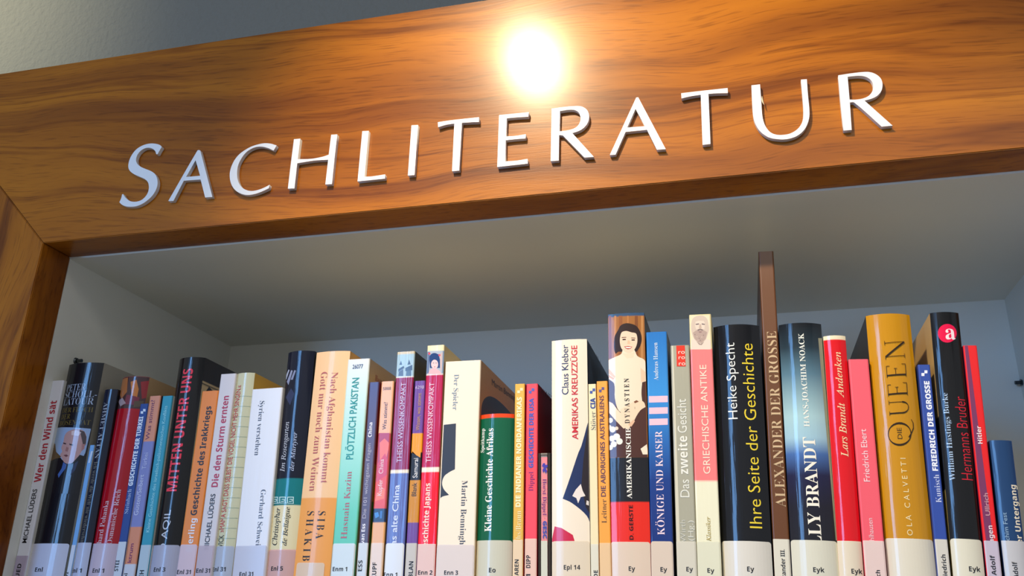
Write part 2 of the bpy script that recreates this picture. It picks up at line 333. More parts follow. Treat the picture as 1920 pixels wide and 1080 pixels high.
# ------------------------------------------------------------------ books
YS = 0.046                                    # the row of spines
CALL = mat('1a1a1e', 0.55)
class Book: pass
def paintmat(h, gloss): return mat(h, 0.40 if gloss < .5 else 0.33, gloss)
def make_book(quad, label, spine, side='e8e4dc', hard=0, gloss=0.5, depth=None, pic=None, texts=(), tag_y=1018, tag_col='e6e2dc',
              tag_x=None, tag_alpha=0.86, call=None, polys=(), sidepolys=(), sidetexts=(), dy=None, top=0.0, name='book', marks=(), group='books on the shelf'):
    (tlx, tly), (trx, try_), blx, brx = quad
    dy = dy if dy is not None else random.uniform(-0.001, 0.001)
    Y = YS + dy
    w0 = (at(trx, try_, Y) - at(tlx, tly, Y)).length
    sag = hard * w0
    ye = Y + sag * 0.6
    TL, TR, BL, BR = at(tlx, tly, ye), at(trx, try_, ye), at(blx, 1080, ye), at(brx, 1080, ye)
    a = ((TL + TR) / 2 - (BL + BR) / 2); th = math.atan2(a.x, a.z)
    U, Vv = Vector((math.cos(th), 0, -math.sin(th))), Vector((math.sin(th), 0, math.cos(th)))
    wd = 0.5 * ((TR - TL).dot(U) + (BR - BL).dot(U)) - 0.0003
    mt = (TL + TR) / 2
    k = (mt.z - (SHELF + abs(math.sin(th)) * wd / 2)) / Vv.z
    O = mt - Vv * k; O.y = Y; H = k
    e = bpy.data.objects.new(name, None); COL.objects.link(e); e.empty_display_size = 0.02
    e.location = O; e.rotation_euler = (0, th, 0); tag(e, label, 'book', group)
    dp = depth or (0.150 if H > 0.2 else 0.125 if H > 0.172 else 0.118)
    B = Book(); B.e, B.w, B.H, B.dp, B.hard, B.gloss, B.O, B.U, B.V = e, wd, H, dp, hard, gloss, O, U, Vv
    rr = min(0.0011, wd * 0.12)
    def prof(u):
        if hard:
            Rr = (wd * wd / 4 + sag * sag) / (2 * sag) if sag > 0 else 1e9
            u = max(-wd / 2, min(wd / 2, u)); return Rr - math.sqrt(max(0, Rr * Rr - u * u))
        d = abs(u) - (wd / 2 - rr)
        return 0 if d <= 0 else rr - math.sqrt(max(0, rr * rr - min(d, rr) ** 2))
    B.prof = prof
    # cover: a folded sheet / case with spine and two boards
    t = 0.0022 if hard else 0.0006
    n = 16 if hard else 6
    us = [-wd/2 + wd * i / n for i in range(n + 1)] if hard else [-wd/2 + rr * (1 - math.cos(q * math.pi / 6)) for q in range(4)] + [wd/2 - rr * (1 - math.cos(q * math.pi / 6)) for q in (3, 2, 1, 0)]
    outer = [(-wd/2, dp)] + [(u, prof(u)) for u in us] + [(wd/2, dp)]
    inner = [(wd/2 - t, dp)] + [(max(-wd/2 + t, min(wd/2 - t, u)), prof(u) + t) for u in reversed(us)] + [(-wd/2 + t, dp)]
    sec = outer + inner; m_ = len(sec); no = len(outer)
    zs = [0, H]
    verts = [(x, y, z) for z in zs for x, y in sec]
    faces, fm = [], []
    for i in range(m_):
        j = (i + 1) % m_
        faces.append((i, j, m_ + j, m_ + i))
        if i < no - 1:
            fm.append(1 if i == 0 or i == no - 2 else 0)
            if i == 0: fm[-1] = 2
        else: fm.append(3)
    for z in (0, 1):
        for i in range(no - 1):
            qd = (z * m_ + i, z * m_ + i + 1, z * m_ + m_ - 2 - i, z * m_ + m_ - 1 - i)
            faces.append(qd if z == 0 else qd[::-1]); fm.append(0 if z else 3)
    zof = lambda py: (at((tlx + trx) / 2 + (((blx + brx) / 2) - (tlx + trx) / 2) * (py - tly) / (1080 - tly), py, Y) - O).dot(Vv)
    def ramp(sp):
        if isinstance(sp, str): return [(0, sp)]
        return [(zof(y) , h) for y, h in sp]
    def bands(sp):
        if isinstance(sp, str) or sp[0][0] == 'ramp': return ramp(sp if isinstance(sp, str) else sp[1:])
        out = []                                           # hard edged bands: [(y_from, hex), ...] downwards
        for i, (y, h) in enumerate(sp):
            z = zof(y)
            if i: out.append((z + 0.00005, sp[i-1][1]))
            out.append((z - 0.00005 if i else H, h))
        out.append((0, sp[-1][1])); return out
    ms = print_mat(bands(spine), H, gloss)
    sd = side if isinstance(side, tuple) else (side, side)
    mr_ = print_mat(bands(sd[1]), H, gloss * 0.3); ml_ = print_mat(bands(sd[0]), H, gloss * 0.3)
    cov = mesh('cover', verts, faces, [ms, mr_, ml_, mat('cfc6b4', .8)], e, fm)
    if hard:
        for p in cov.data.polygons: p.use_smooth = True
        cov.data.set_sharp_from_angle(angle=math.radians(28))
    ins = 0.003 if hard else 0.0002
    box('page_block', -wd/2 + t + .0001, wd/2 - t - .0001, sag + t + 0.001, dp - (0.004 if hard else 0.0004), ins, H - ins, PAPER, e)
    # surfaces that print lies on
    Minv = (Matrix.Translation(O) @ Matrix.Rotation(th, 4, 'Y')).inverted()
    eo = Minv @ EYE
    def loc(px, py, surf='spine'):
        d = Minv.to_3x3() @ ray(px, py)
        if surf == 'spine':
            y = 0
            for _ in range(8 if hard else 1):
                tt = (y - eo.y) / d.y; p = eo + d * tt; y = prof(p.x)
            return p.x, p.z
        s = 1 if surf == 'right' else -1
        tt = (s * wd / 2 - eo.x) / d.x; p = eo + d * tt
        return s * p.y, p.z
    def place(V2, Fc, fmats, mats, offs, surf, nm, parent=e, clip=True):
        bm = bmesh.new(); vs = []
        for i, (x, y) in enumerate(V2): vs.append(bm.verts.new((x, y, offs[i] if isinstance(offs, list) else offs)))
        for f, mi in zip(Fc, fmats):
            tris = [f] if len(f) == 3 else [[f[i] for i in t_] for t_ in tessellate_polygon([[Vector((V2[i][0] * 1000, V2[i][1] * 1000, 0)) for i in f]])]
            for t_ in tris:
                try: ff = bm.faces.new([vs[i] for i in t_]); ff.material_index = mi
                except ValueError: pass
        if surf == 'spine' and clip:
            lim = wd / 2 - 0.0001
            for s in (1, -1):
                bmesh.ops.bisect_plane(bm, geom=bm.verts[:] + bm.edges[:] + bm.faces[:], plane_co=(s * lim, 0, 0), plane_no=(s, 0, 0), clear_outer=True)
            bmesh.ops.bisect_plane(bm, geom=bm.verts[:] + bm.edges[:] + bm.faces[:], plane_co=(0, H - .0002, 0), plane_no=(0, 1, 0), clear_outer=True)
            cuts = [-wd/2 + wd * i / 16 for i in range(1, 16)] if hard else [-(wd/2 - rr), wd/2 - rr]
            for c in cuts:
                bmesh.ops.bisect_plane(bm, geom=bm.verts[:] + bm.edges[:] + bm.faces[:], plane_co=(c, 0, 0), plane_no=(1, 0, 0))
        elif surf != 'spine':
            s = 1 if surf == 'right' else -1
            for c, nn in ((s * 0.0015 + (s * sag), -s), (s * dp * .98, s)):
                bmesh.ops.bisect_plane(bm, geom=bm.verts[:] + bm.edges[:] + bm.faces[:], plane_co=(c, 0, 0), plane_no=(nn, 0, 0), clear_outer=True)
        sl = wd / 2
        for v in bm.verts:
            x, y, o_ = v.co
            if surf == 'spine':
                yy = prof(x); s_ = 0
                if hard and sag: 
                    Rr = (wd * wd / 4 + sag * sag) / (2 * sag); v.co = (x + o_ * x / Rr, yy - o_, y)
                else: v.co = (x, yy - o_, y)
            elif surf == 'right': v.co = (sl + o_, x, y)
            else: v.co = (-sl - o_, -x, y)
        me = bpy.data.meshes.new(nm); bm.to_mesh(me); bm.free()
        for m in mats: me.materials.append(m)
        if not len(me.polygons): return None
        return link(nm, me, parent)
    B.place, B.loc = place, loc
    toff = max(0.00020, 0.00009 + 0.000005 * len(polys))
    def text(body, p0, p1, h, col, st='s', surf='spine', parent=e, nm='title_lettering', offv=toff, m=None, space=1.0):
        V2, Fc = glyphs(body, st, space)
        if not V2: return
        a0, a1 = Vector(loc(*p0, surf)), Vector(loc(*p1, surf))
        d = Vector(p1) - Vector(p0); d.normalize(); pp = Vector((d.y, -d.x))           # upright direction of the letters in the photograph
        mid = (Vector(p0) + Vector(p1)) / 2
        c0, c1 = Vector(loc(*mid, surf)), Vector(loc(*(mid + pp * h), surf))
        D = a1 - a0; L = D.length; D.normalize()
        if surf == 'spine':
            D = Vector((round(D.x), round(D.y))) if max(abs(D.x), abs(D.y)) > .9 else D
        N = Vector((-D.y, D.x)); hh = abs((c1 - c0).dot(N))
        x0, x1 = min(v[0] for v in V2), max(v[0] for v in V2)
        sx, sy = L / (x1 - x0), hh / caph(st)
        base = (a0 + a1) / 2 - D * L / 2
        W = [tuple(base + D * ((x - x0) * sx) + N * (y * sy)) for x, y in V2]
        return place(W, Fc, [0] * len(Fc), [m or paintmat(col, gloss)], offv, surf, nm, parent)
    B.text = text
    # printed pictures: painted polygons in layers
    def pics(pl, nm, surf='spine', o0=0.00004):
        V2, Fc, fmz, mats, offs = [], [], [], [], []
        for i, (P, col) in enumerate(pl):
            if len(P) >= 9 and nm == 'cover_picture' and len(P) < 40: P = smooth_loop(P, 62)
            n0 = len(V2); V2 += [loc(x, y, surf) for x, y in P]; offs += [o0 + i * 0.000005] * len(P)
            Fc.append(tuple(range(n0, n0 + len(P))))
            pm = paintmat(col, gloss)
            if pm not in mats: mats.append(pm)
            fmz.append(mats.index(pm))
        # orient faces to the viewer
        F2 = []
        for f in Fc:
            ar = sum(V2[f[i]][0] * V2[f[(i+1) % len(f)]][1] - V2[f[(i+1) % len(f)]][0] * V2[f[i]][1] for i in range(len(f)))
            F2.append(f if ar > 0 else f[::-1])
        return place(V2, F2, fmz, mats, offs, surf, nm)
    if polys: pics(polys, 'cover_picture')
    if marks: pics(marks, 'printed_mark', o0=0.00016)
    if sidepolys: pics(sidepolys, 'cover_picture', 'right')
    for tx in texts: text(*tx)
    for tx in sidetexts: text(*tx, surf='right')
    # library call number label under clear film
    if tag_y:
        cx = (blx + brx) / 2
        zt = loc(cx, tag_y)[1]
        if tag_x: ua, ub = loc(tag_x[0], 1070)[0], loc(tag_x[1], 1070)[0]
        else: ua, ub = -wd / 2 + 0.0002, wd / 2 - 0.0002
        r = 0.0016 if wd > .014 else 0.0003
        P = [(ua, 0.012), (ub, 0.012)] + [(ub - r + r * math.cos(q), zt - r + r * math.sin(q)) for q in (0, .5, 1.05, 1.57)] + [(ua + r - r * math.sin(q), zt - r + r * math.cos(q)) for q in (0, .5, 1.05, 1.57)]
        lm = mat(tag_col, 0.35, 0.6, alpha=tag_alpha)
        lb = place(P, [tuple(range(len(P)))], [0], [lm], 0.00036, 'spine', 'call_number_label')
        for c in (call or ()):
            body, p0, p1 = c[:3]; h = c[3] if len(c) > 3 else 8
            text(body, p0, p1, h, '1a1a1e', 'b' if len(c) < 5 else c[4], parent=lb or e, nm='call_number', offv=0.00050, m=CALL)
    return B
def sq(x, y, s, lean=0): return [(x, y), (x + s, y), (x + s, y + s), (x, y + s)]
def disc(x, y, r, n=14, ry=None): return [(x + r * math.cos(i * 2 * math.pi / n), y + (ry or r) * math.sin(i * 2 * math.pi / n)) for i in range(n)]
def checker(x, y, s, col):                   # two small squares, corner to corner
    return [(sq(x, y + s * .9, s), col), (sq(x + s, y, s), col)]

# ------------------------------------------------------------------ the books, left to right
# 1
make_book(((98,714),(119.5,713),22,46), 'leftmost book, slim white paperback lettered Wer den Wind sät in red', 'd9dbe6', gloss=.3, dy=-.005,
    texts=[('Wer den Wind sät',(76.5,904),(106.5,751),12,'b01c34','b'), ('MICHAEL LÜDERS',(50.5,1018),(69.5,917),8,'16161c','m')],
    tag_y=1042, tag_col='b9aac4', tag_alpha=.7, call=[('LUED',(35,1091),(41,1057),7)])
# 2
Z=(60,760,5.4)
make_book(((128,682),(193,681),46.5,118), 'thick black hardcover with a portrait of an elderly man on its spine', '0b0d14', side='a8a294', hard=.12, gloss=1, dy=-.0045,
    polys=[(zoomed([(237,228),(597,238),(540,480),(500,560),(165,560)],*Z),'8fa3c0'),
     (zoomed([(200,400),(235,385),(245,470),(295,520),(230,580),(165,600)],*Z),'5d4425'),
     (zoomed([(400,250),(470,240),(530,265),(552,320),(540,400),(500,470),(475,510),(440,560),(385,590),(330,580),(300,530),(285,500),(305,468),(297,430),(318,370),(330,310),(355,272)],*Z),'b98d86'),
     (zoomed([(480,250),(530,265),(552,320),(545,400),(520,420),(508,360),(495,300)],*Z),'4d3d3c'),
     (zoomed([(505,390),(535,395),(530,440),(500,465)],*Z),'a87470'),
     (zoomed([(400,262),(450,252),(500,275),(470,310),(400,300)],*Z),'d9bcb6'),
     (zoomed([(316,376),(346,384),(344,396),(318,390)],*Z),'3c2c30'), (zoomed([(378,386),(416,396),(414,410),(380,402)],*Z),'3c2c30'),
     (zoomed([(350,420),(372,430),(362,470),(336,462)],*Z),'9c6c66'), (zoomed([(318,505),(350,498),(372,512),(345,522)],*Z),'6d3f40'),
     (zoomed([(165,590),(230,545),(290,530),(330,580),(385,600),(430,560),(485,500),(545,530),(560,700),(500,900),(80,900)],*Z),'0f1016'),
     (zoomed([(318,575),(350,600),(340,640),(300,690),(270,735),(262,700),(300,640)],*Z),'42619c'),
     (zoomed([(430,590),(470,560),(440,650),(390,710),(360,720),(400,660)],*Z),'2a3450')],
    texts=[('PETER',(125,733),(160,733),12,'9aa3b4','r'),('SCHOLL-',(122,747),(181,746),12,'9aa3b4','r'),('LATOUR',(119,760),(175,760),12,'9aa3b4','r'),
     ('DER FLUCH',(117,774),(174,774),9,'6e5c2c','r'),('DER',(115,786),(131,786),9,'6e5c2c','r'),('BÖSEN TAT',(112,798),(169,798),9,'6e5c2c','r')],
    tag_y=1019, tag_col='cfcfe0', call=[('Enl',(66,1072),(80,1072),8)])
# 3
make_book(((169.5,834.5),(176.5,834.5),123,133.5), 'very thin light blue booklet, shorter than both its neighbours', '72a8dc', gloss=.4,
    marks=[([(171,846),(174.5,846),(169,868),(165.5,868)],'c8d4e4')],
    tag_y=1022, tag_col='dfe3ee', call=[('DI',(125,1084),(131,1073),6)], name='booklet')
# 4
make_book(((196,731),(219.5,730),133.5,162), 'dark navy hardcover lettered in grey reading downwards, beside a thin light blue booklet', '101a2e', side='141414', hard=.2, gloss=1,
    texts=[('AHMET ALTAN',(195.5,755),(178,860),7,'a9adb4','r'), ('Ich werde die Welt nie wiedersehn',(177.5,866),(151,1017),6,'7c7a70','r')],
    tag_y=1018, tag_col='c9cbe0', call=[('Enl 1',(135,1074),(153,1074),8)])
# 5
make_book(((224.5,707),(281,708),162,211), 'red hardcover with a brown and orange picture across the top of its spine', [(700,'b00a1e')], side='c9a67c', hard=.17, gloss=1,
    polys=[([(222,705),(283,705),(271,768),(213,768)],'4a3030'), ([(226,712),(240,708),(238,735),(228,748),(222,735)],'b06a3c'),
     ([(245,716),(256,712),(260,730),(257,745),(247,742)],'cc7632'), ([(238,740),(262,745),(258,760),(232,758)],'7a2c3a'),
     ([(264,716),(280,714),(276,745),(266,748)],'96262c'), ([(222,752),(230,746),(236,756),(226,762)],'a89090'), ([(252,752),(270,752),(268,762),(250,764)],'5c4a3a')],
    texts=[('hard Pohanka',(191,1019),(204,939),8.5,'e2c4cc','r'), ('Osmanische Reich',(210,1021),(226.7,918),9,'e2c4cc','r')],
    tag_y=1019, tag_col='d8c4d0', call=[('Enl 1',(174,1074),(195,1074),8)])
# 6
make_book(((263.6,757),(277.5,757),211,229), 'slim navy paperback lettered GESCHICHTE DER TÜRKEI in white, with a checker mark', '123c86', gloss=.4,
    marks=checker(264,767,4.6,'dfe4ee'),
    texts=[('GESCHICHTE DER TÜRKEI',(249,911),(268.7,781),8,'e4e8f2','x'), ('Steinbach',(239.5,963),(248,917),7,'b4c0dc','r')],
    tag_y=1016, tag_col='dfe3ea', call=[('STEI',(221.5,1071),(225,1050.5),7)])
# 7
make_book(((281,742.5),(301,742),229,253), 'slim orange and lilac paperback about Türkei with purple question lettering', [(742,'df8f6c'),(827,'7f82b8'),(988,'e08a62'),(1058,'d8b4a4')], side='2c1a1c', gloss=.5,
    texts=[('Was stimmt?',(280.5,824),(290,750),7,'74305c','s'), ('Türkei',(273,880),(279,849),7.5,'c3c4e4','s'), ('Güsten/Seibert',(259,966),(270.5,890),8,'d2d3ea','s'),
     ('ktrum',(245.6,1055),(250.9,1019),6.5,'82285c','m')],
    tag_y=1058, tag_col='dcdce4', call=[('oi',(238.5,1085),(240,1075),6)])
# 8
make_book(((304.5,742.5),(324,742),255,276), 'slim teal paperback with small pale lettering about the conflict', '2795aa', gloss=.3,
    texts=[('Kleine Geschichte des israelisch-palästinensischen Konflikts',(279.5,998),(315,761),6,'9fe0e6','s')],
    tag_y=1022, tag_col='c4d4dc', call=[('EH',(268.5,1084),(271.5,1069),8)])
# 9
make_book(((334.7,671.5),(383,671.5),276,329), 'black hardcover lettered MITTEN UNTER UNS in bold red', '0e0e12', side=[(671,'241c1a'),(713,'c4ae86'),(716,'1a1614'),(719,'c4ae86')], hard=.2, gloss=1,
    texts=[('MITTEN UNTER UNS',(331,921),(362.5,691),18,'ee3a50','b'), ('ED AQIL',(308,1047),(321,956),11,'c8ccd6','s')],
    sidepolys=[([(385,735),(392,725),(399,733),(399,745),(385,745)],'141214')],
    tag_y=1022, tag_col='b8b8cc', call=[('Enl 3',(289,1072),(310,1072),8)])
# 10
make_book(((378.7,732.7),(410,733),329,364), 'orange paperback lettered Geschichte des Irakkriegs in black', 'e88428', gloss=.3,
    texts=[('Geschichte des Irakkriegs',(369.5,966),(395.4,761.6),11,'1c1618','b'), ('Bierling',(358.5,1035),(369,972),10.5,'e6e4ea','b')],
    tag_y=1021, tag_col='e2d0dc', tag_alpha=.78, call=[('Enl 31',(332,1077),(358,1076),8)])
# 11
make_book(((413.7,700.7),(443,701),364,396), 'pale paperback lettered Die den Sturm ernten in crimson', 'd3cdd0', gloss=.3,
    texts=[('Die den Sturm ernten',(408,913),(429.6,742),11.5,'b02848','b'), ('MICHAEL LÜDERS',(391,1031),(404,926),8.5,'24242a','m')],
    tag_y=1023, tag_col='c8b8c6', tag_alpha=.75, call=[('Enl 31',(368,1074),(394,1074),8)])
# 12
make_book(((444,700),(477,699.5),397,434), 'greenish cream hardcover printed with a fine grid and thin red handwriting-like capitals', 'c6c6a8', side='d4ac50', hard=.16, gloss=.9,
    marks=[([(446-(y-700)*.125, y+0.0),(477-(y-700)*.115, y-1),(477-(y-700)*.115, y-.2),(446-(y-700)*.125, y+.8)],'a3b098') for y in range(744, 1018, 19)],
    texts=[('»MAMA SAGT, DASS SELBST DIE VÖGEL NICHT MEHR SINGEN.«',(418.4,998),(453.6,722),8,'c43c44','s'), ('VICK',(417.5,1026),(420.5,1003),9,'2c3030','s')],
    tag_y=1024, tag_col='b4bed4', tag_alpha=.8, call=[('Enl 31',(400,1072),(423,1071),8)])
# 13
make_book(((473,729.6),(530,727),434,497), 'wide white paperback lettered Syrien verstehen in grey reading downwards', 'dcdfe8', gloss=.15,
    texts=[('Syrien verstehen',(487.5,752),(477,854),9,'4c4c54','r'), ('Gerhard Schwei',(489.5,918),(479.5,1023),9,'4c4c54','r')],
    tag_y=1023, tag_col='c6c8da', tag_alpha=.75, call=[('Enl 31',(449,1081),(475,1080),8)])
# 14
def meander():
    out = []
    for k in range(3):
        x0 = 509.5 + k * 14.6; c = 'b8dce0'
        for a in ([(0,0),(12,0),(12,1.6),(0,1.6)], [(0,0),(1.6,0),(1.4,11),(-.2,11)], [(4,4),(10,4),(10,5.5),(4,5.5)], [(8.5,4),(10,4),(10,9),(8.5,9)], [(3,8),(8,8),(8,9.5),(3,9.5)], [(11,0),(12.4,0),(12,13),(10.8,13)]):
            out.append(([(x0 + x, 931.5 + y) for x, y in a], c))
    out.append(([(507,943.5),(551,943.5),(551,944.6),(507,944.6)], 'b8dce0'))
    return out
make_book(((537.7,660),(590.6,658.5),498,550), 'navy hardcover with a teal and white key-pattern band above its cream foot', [(658,'0c1226'),(896,'04727a'),(947,'d8d0ac'),(1031,'d8aaa4')], side='20242c', hard=.17, gloss=1,
    marks=meander(), polys=[([(534,708),(541,693),(543,694),(537,712)],'a8b0c8'),([(538,716),(546,694),(549,695),(541,722)],'8890b0'),([(545,712),(552,694),(555,695),(549,712)],'7c86a8'),([(536,745),(546,728),(552,738),(544,760)],'2c3556')],
    texts=[('Im Rosengarten',(533,884.5),(543,790.7),8,'b6bccb','i'), ('der Märtyrer',(551,883),(557,810),8,'aab8d8','i'),
     ('Christopher',(519.4,1022),(525.5,951.7),8.5,'2b2c30','i'), ('de Bellaigue',(537.5,1023),(543.4,950.6),8.5,'2b2c30','i')],
    tag_y=1031, tag_col='d6b4b4', tag_alpha=.6, call=[('Enl 5',(509,1070),(530.5,1070),8)])
# 15
make_book(((591.5,660),(658,658.5),550.5,616), 'peach paperback with rose lettering and an orange lower part', [(655,'ecc294'),(933,'e39c50')], side='d8a450', hard=.07, gloss=.4,
    texts=[('Nach Afghanistan kommt',(622.5,698),(601.4,906),12,'b05c5c','r'), ('Gott nur noch zum Weinen',(602,698),(580.5,921),12,'b05c5c','r'),
     ('S I B A',(596.4,958.6),(592,1010),14,'221c20','r',), ('S H A K I B',(576,958.6),(567.5,1051.5),13,'221c20','r')],
    tag_y=1055, tag_x=(556,608), tag_col='dcc8b4', call=[])
# 16
make_book(((653,673.6),(692.5,672.6),617,665), 'pale green paperback lettered PLÖTZLICH PAKISTAN, numbered 26077 at its top', [('ramp',0),(673,'d8dcdc'),(740,'c4dcd6'),(840,'9ad4c4'),(960,'60bfa2'),(1020,'58b898')], side='d2b184', gloss=.3,
    texts=[('26077',(661,691.5),(680.5,690.5),7.5,'20305c','m'), ('PLÖTZLICH PAKISTAN',(659.5,861),(676,708),13,'008474','m'), ('Hasnain Kazim',(650,1010.5),(660,884),11,'a84430','r')],
    sidetexts=[('Hasnain',(703,714),(722,726),10,'a03020','r')],
    tag_y=1019, tag_col='cfd6d4', call=[('Enm 1',(624,1071),(651,1071),8)])
# 17
make_book(((693.5,717),(710,716),666,689), 'slim purple-brown paperback with a small bold China, beside the peach one numbered 5888', [('ramp',0),(716,'413a66'),(770,'4a3858'),(850,'533848'),(1018,'4a2c34')], side=[(716,'b8301c'),(870,'c88020'),(940,'4c8020')], gloss=.4,
    texts=[('China',(696.8,819.5),(698.6,792),6.5,'e8e4ea','b'), ('Die 101 wichtigsten Fragen',(685.8,972),(695.7,831.6),6.5,'b0a4ac','s'), ('van Ess',(683.2,1020),(684.8,982),6.5,'e8e4ea','b')],
    tag_y=1018, tag_col='cfd2d2', call=[('ESS',(678.8,1071),(680.3,1050.5),7.5)])
# 18
make_book(((714.6,715),(739,715),691,716.7), 'slim peach paperback numbered 5888 with a red picture and a dark blue patch', [(715,'e6ac84'),(812,'b8484c'),(953,'1c2c4c'),(980,'dda468')], side='b08040', gloss=.4,
    polys=[([(710,812),(734,812),(728,850),(724,880),(706,905)],'a8304c'), ([(712,830),(721,822),(731,832),(724,860),(712,870)],'e06a54'), ([(708,870),(722,850),(729,870),(720,900),(706,905)],'c8344c'), ([(704,905),(726,890),(721,953),(699,953)],'d8442c'), ([(706,925),(722,915),(720,935),(703,940)],'e87048'),
     ([(702,962),(709,960),(711,968),(704,972)],'3c7cc4'), ([(713,958),(717,958),(716,972),(712,972)],'3468ac')],
    texts=[('5888',(718,731.5),(733,731),5.5,'5c5450','s'), ('Was stimmt?',(723,805),(728,754),7,'4c3430','s'), ('China',(718.3,888),(719.8,861),8,'ecd0cc','s'), ('Kupfer',(715.8,929.5),(717.4,899),8,'ecd0cc','s')],
    tag_y=1018, tag_col='e4cdb8', call=[('KUPF',(706,1086),(706.5,1054.5),8)])
# 19
make_book(((745.5,659.5),(776.8,658.7),717.5,757.4), 'magenta and blue-violet paperback with a small temple picture, about old China', [(655,'c9bc9c'),(664,'9cb8c8'),(705.5,'d8d8d0'),(708,'8a1646'),(880,'ded6c4'),(888,'5a66a6')], side='3c3a34', gloss=.8,
    polys=[([(749,684),(752,676),(754,684)],'3c4450'),([(747,692),(757,686),(758,690),(747,697)],'3c4450'),([(748,697),(756,692),(756,705),(747,705)],'4c5460'),([(760,690),(773,684),(773,694),(760,696)],'405064'),([(762,696),(771,694),(771,705),(761,705)],'506478'),([(764,684),(767,674),(770,683)],'405064')],
    texts=[('THEISS WISSENKOMPAKT',(750.8,867),(763.4,717),9,'c6b2cc','s'), ('Das alte China',(741,1038),(750.3,909),11,'c8cce0','m')],
    tag_y=1018.5, tag_col='d8dce2', tag_alpha=.92, call=[('Enn 1',(719,1082),(745,1081),8)])
# 20
Q=[(706,'673c90'),(812,'ee9606'),(848,'15151b'),(900,'c68410'),(980,'6a4492')]
make_book(((777,714),(797.7,714),758,780), 'slim purple, orange and black paperback numbered 6298', Q, side='4c2c6c', gloss=.4,
    polys=[([(768,830),(772,845),(780,853),(788,858),(789,846),(766,846)],'ee9606'),],
    texts=[('6298',(779,729.5),(795,729),6,'c0b0d4','s'), ('Wissen, was stimmt',(786,807),(790.9,737),7,'c08c3c','s'), ('Samurai',(782.2,896),(784.6,859),8.5,'e8e4e4','s'), ('Blank',(780.6,930),(781.4,905),8.5,'2c2418','s')],
    tag_y=1018.5, tag_col='cac6c0', call=[('BLAN',(774.7,1083),(774.9,1052.5),8)])
# 21
make_book(((800,648),(834,646.5),780.5,814.5), 'red and magenta paperback with a small geisha portrait, about Japan', [(640,'e8dcb4'),(658,'8098b8'),(701.5,'ece4e0'),(704,'b4164c'),(877,'e8e0d0'),(885,'ea0420')], side='d6c490', gloss=.8,
    polys=[([(799,658),(833,658),(832,701),(798,701)],'a8b4c4'), ([(799,660),(806,660),(804,700),(799,700)],'5c6c90'), ([(824,664),(833,658),(832,690),(826,696)],'c4b0b0'),
     (disc(814.5,671,9.5,16,9),'1c3468'), ([(805,672),(809,664),(822,664),(825,674),(825,690),(806,690)],'1e3a70'), (disc(815,683,6.6,16,8.6),'e8c4c8'),
     ([(803,701),(806,694),(812,690),(818,691),(825,696),(828,701)],'e8b0b8'), ([(811.5,680.5),(814,680.2),(814,681.2),(811.5,681.4)],'34303c'), ([(816.5,680.2),(819,680.5),(819,681.4),(816.5,681.2)],'34303c'), ([(813.8,687.3),(816.6,687.3),(815.2,689)],'c02c3c'),
     (disc(805,663,2.4,8),'cc4858'), (disc(824,666,2.2,8),'d05464')],
    texts=[('THEISS WISSENKOMPAKT',(806,867),(816.2,717),9,'f0c8dc','s'), ('Geschichte Japans',(800.6,1036),(807.6,906),10,'f4dcd0','b')],
    tag_y=1020, tag_col='e8ccc8', tag_alpha=.84, call=[('Enn 2',(784,1078),(811,1077),8)])
# 22
make_book(((835,677.7),(901.8,675.5),815.5,889), 'wide cream paperback lettered Der Spieler with a black and blue curved shape', 'ecdfcb', side='c29458', gloss=.15,
    polys=[([(828,797),(855,794),(853,880),(843,885),(833,893),(829,905),(832,917),(842,928),(828,932),(821.5,941)],'26262e')],
    texts=[('Der Spieler',(852,702),(848.5,769),9,'76889c','r'), ('Martin Benningh',(867.4,901),(860.6,1021),10.5,'3c3c44','r')],
    sidepolys=[([(902,773),(904,757),(909,747),(917,743),(927,746),(938,754),(950,766),(960,779),(960,790),(902,790)],'2a2a30')],
    sidetexts=[('Martin Benninghoff',(922,722),(976,760),9,'3a2c22','s')],
    tag_y=1021, tag_col='e2d8d8', tag_alpha=.8, call=[('Enn 3',(833,1078),(859,1077.5),8)])
# 23
make_book(((898,777.5),(963.4,776.5),889,959.5), 'green hardcover lettered Kleine Geschichte Afrikas with an orange top edge', [(770,'e4481c'),(782.5,'0c5c40')], side='0c5c40', hard=.16, gloss=1,
    texts=[('Speitkamp',(906.6,848.5),(910,803.4),6,'e8ece4','R'), ('Kleine Geschichte Afrikas',(921,996.5),(925.4,803),12,'f0f0e4','R')],
    tag_y=1013, tag_col='d2d2c2', call=[('Eo',(917,1073.5),(929.5,1073),8.5)])
# 24
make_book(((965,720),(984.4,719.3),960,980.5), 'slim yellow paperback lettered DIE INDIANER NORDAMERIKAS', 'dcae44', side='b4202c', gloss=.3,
    marks=checker(970,727.5,5.2,'f0e0b0'),
    texts=[('DIE INDIANER NORDAMERIKAS',(976.6,950.6),(977.6,744.5),9,'f4e6b8','x'), ('Heinrichs/Braun',(976.3,1055),(976.8,958),9.5,'f0deac','r')],
    tag_y=1012, tag_col='ecd4b4', call=[('AREN',(972.7,1079),(972.7,1049),7.5)])
# 25
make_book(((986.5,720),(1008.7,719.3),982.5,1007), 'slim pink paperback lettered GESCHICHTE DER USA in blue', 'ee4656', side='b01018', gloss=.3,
    marks=checker(991.5,728,5.2,'4c5cb4'),
    texts=[('GESCHICHTE DER USA',(1000,877),(1000.5,746.5),8.5,'3c54b4','x'), ('Dippel',(1000.3,920.5),(999.6,884.6),8.5,'84206c','r')],
    sidetexts=[('C.H.WISSEN',(1008,733),(1042,760),9,'701014','s')],
    tag_y=1010, tag_col='eccabc', call=[('DIPP',(994.7,1065),(994.9,1041),8), ('1',(994.7,1082.5),(994.7,1076.5),8)])
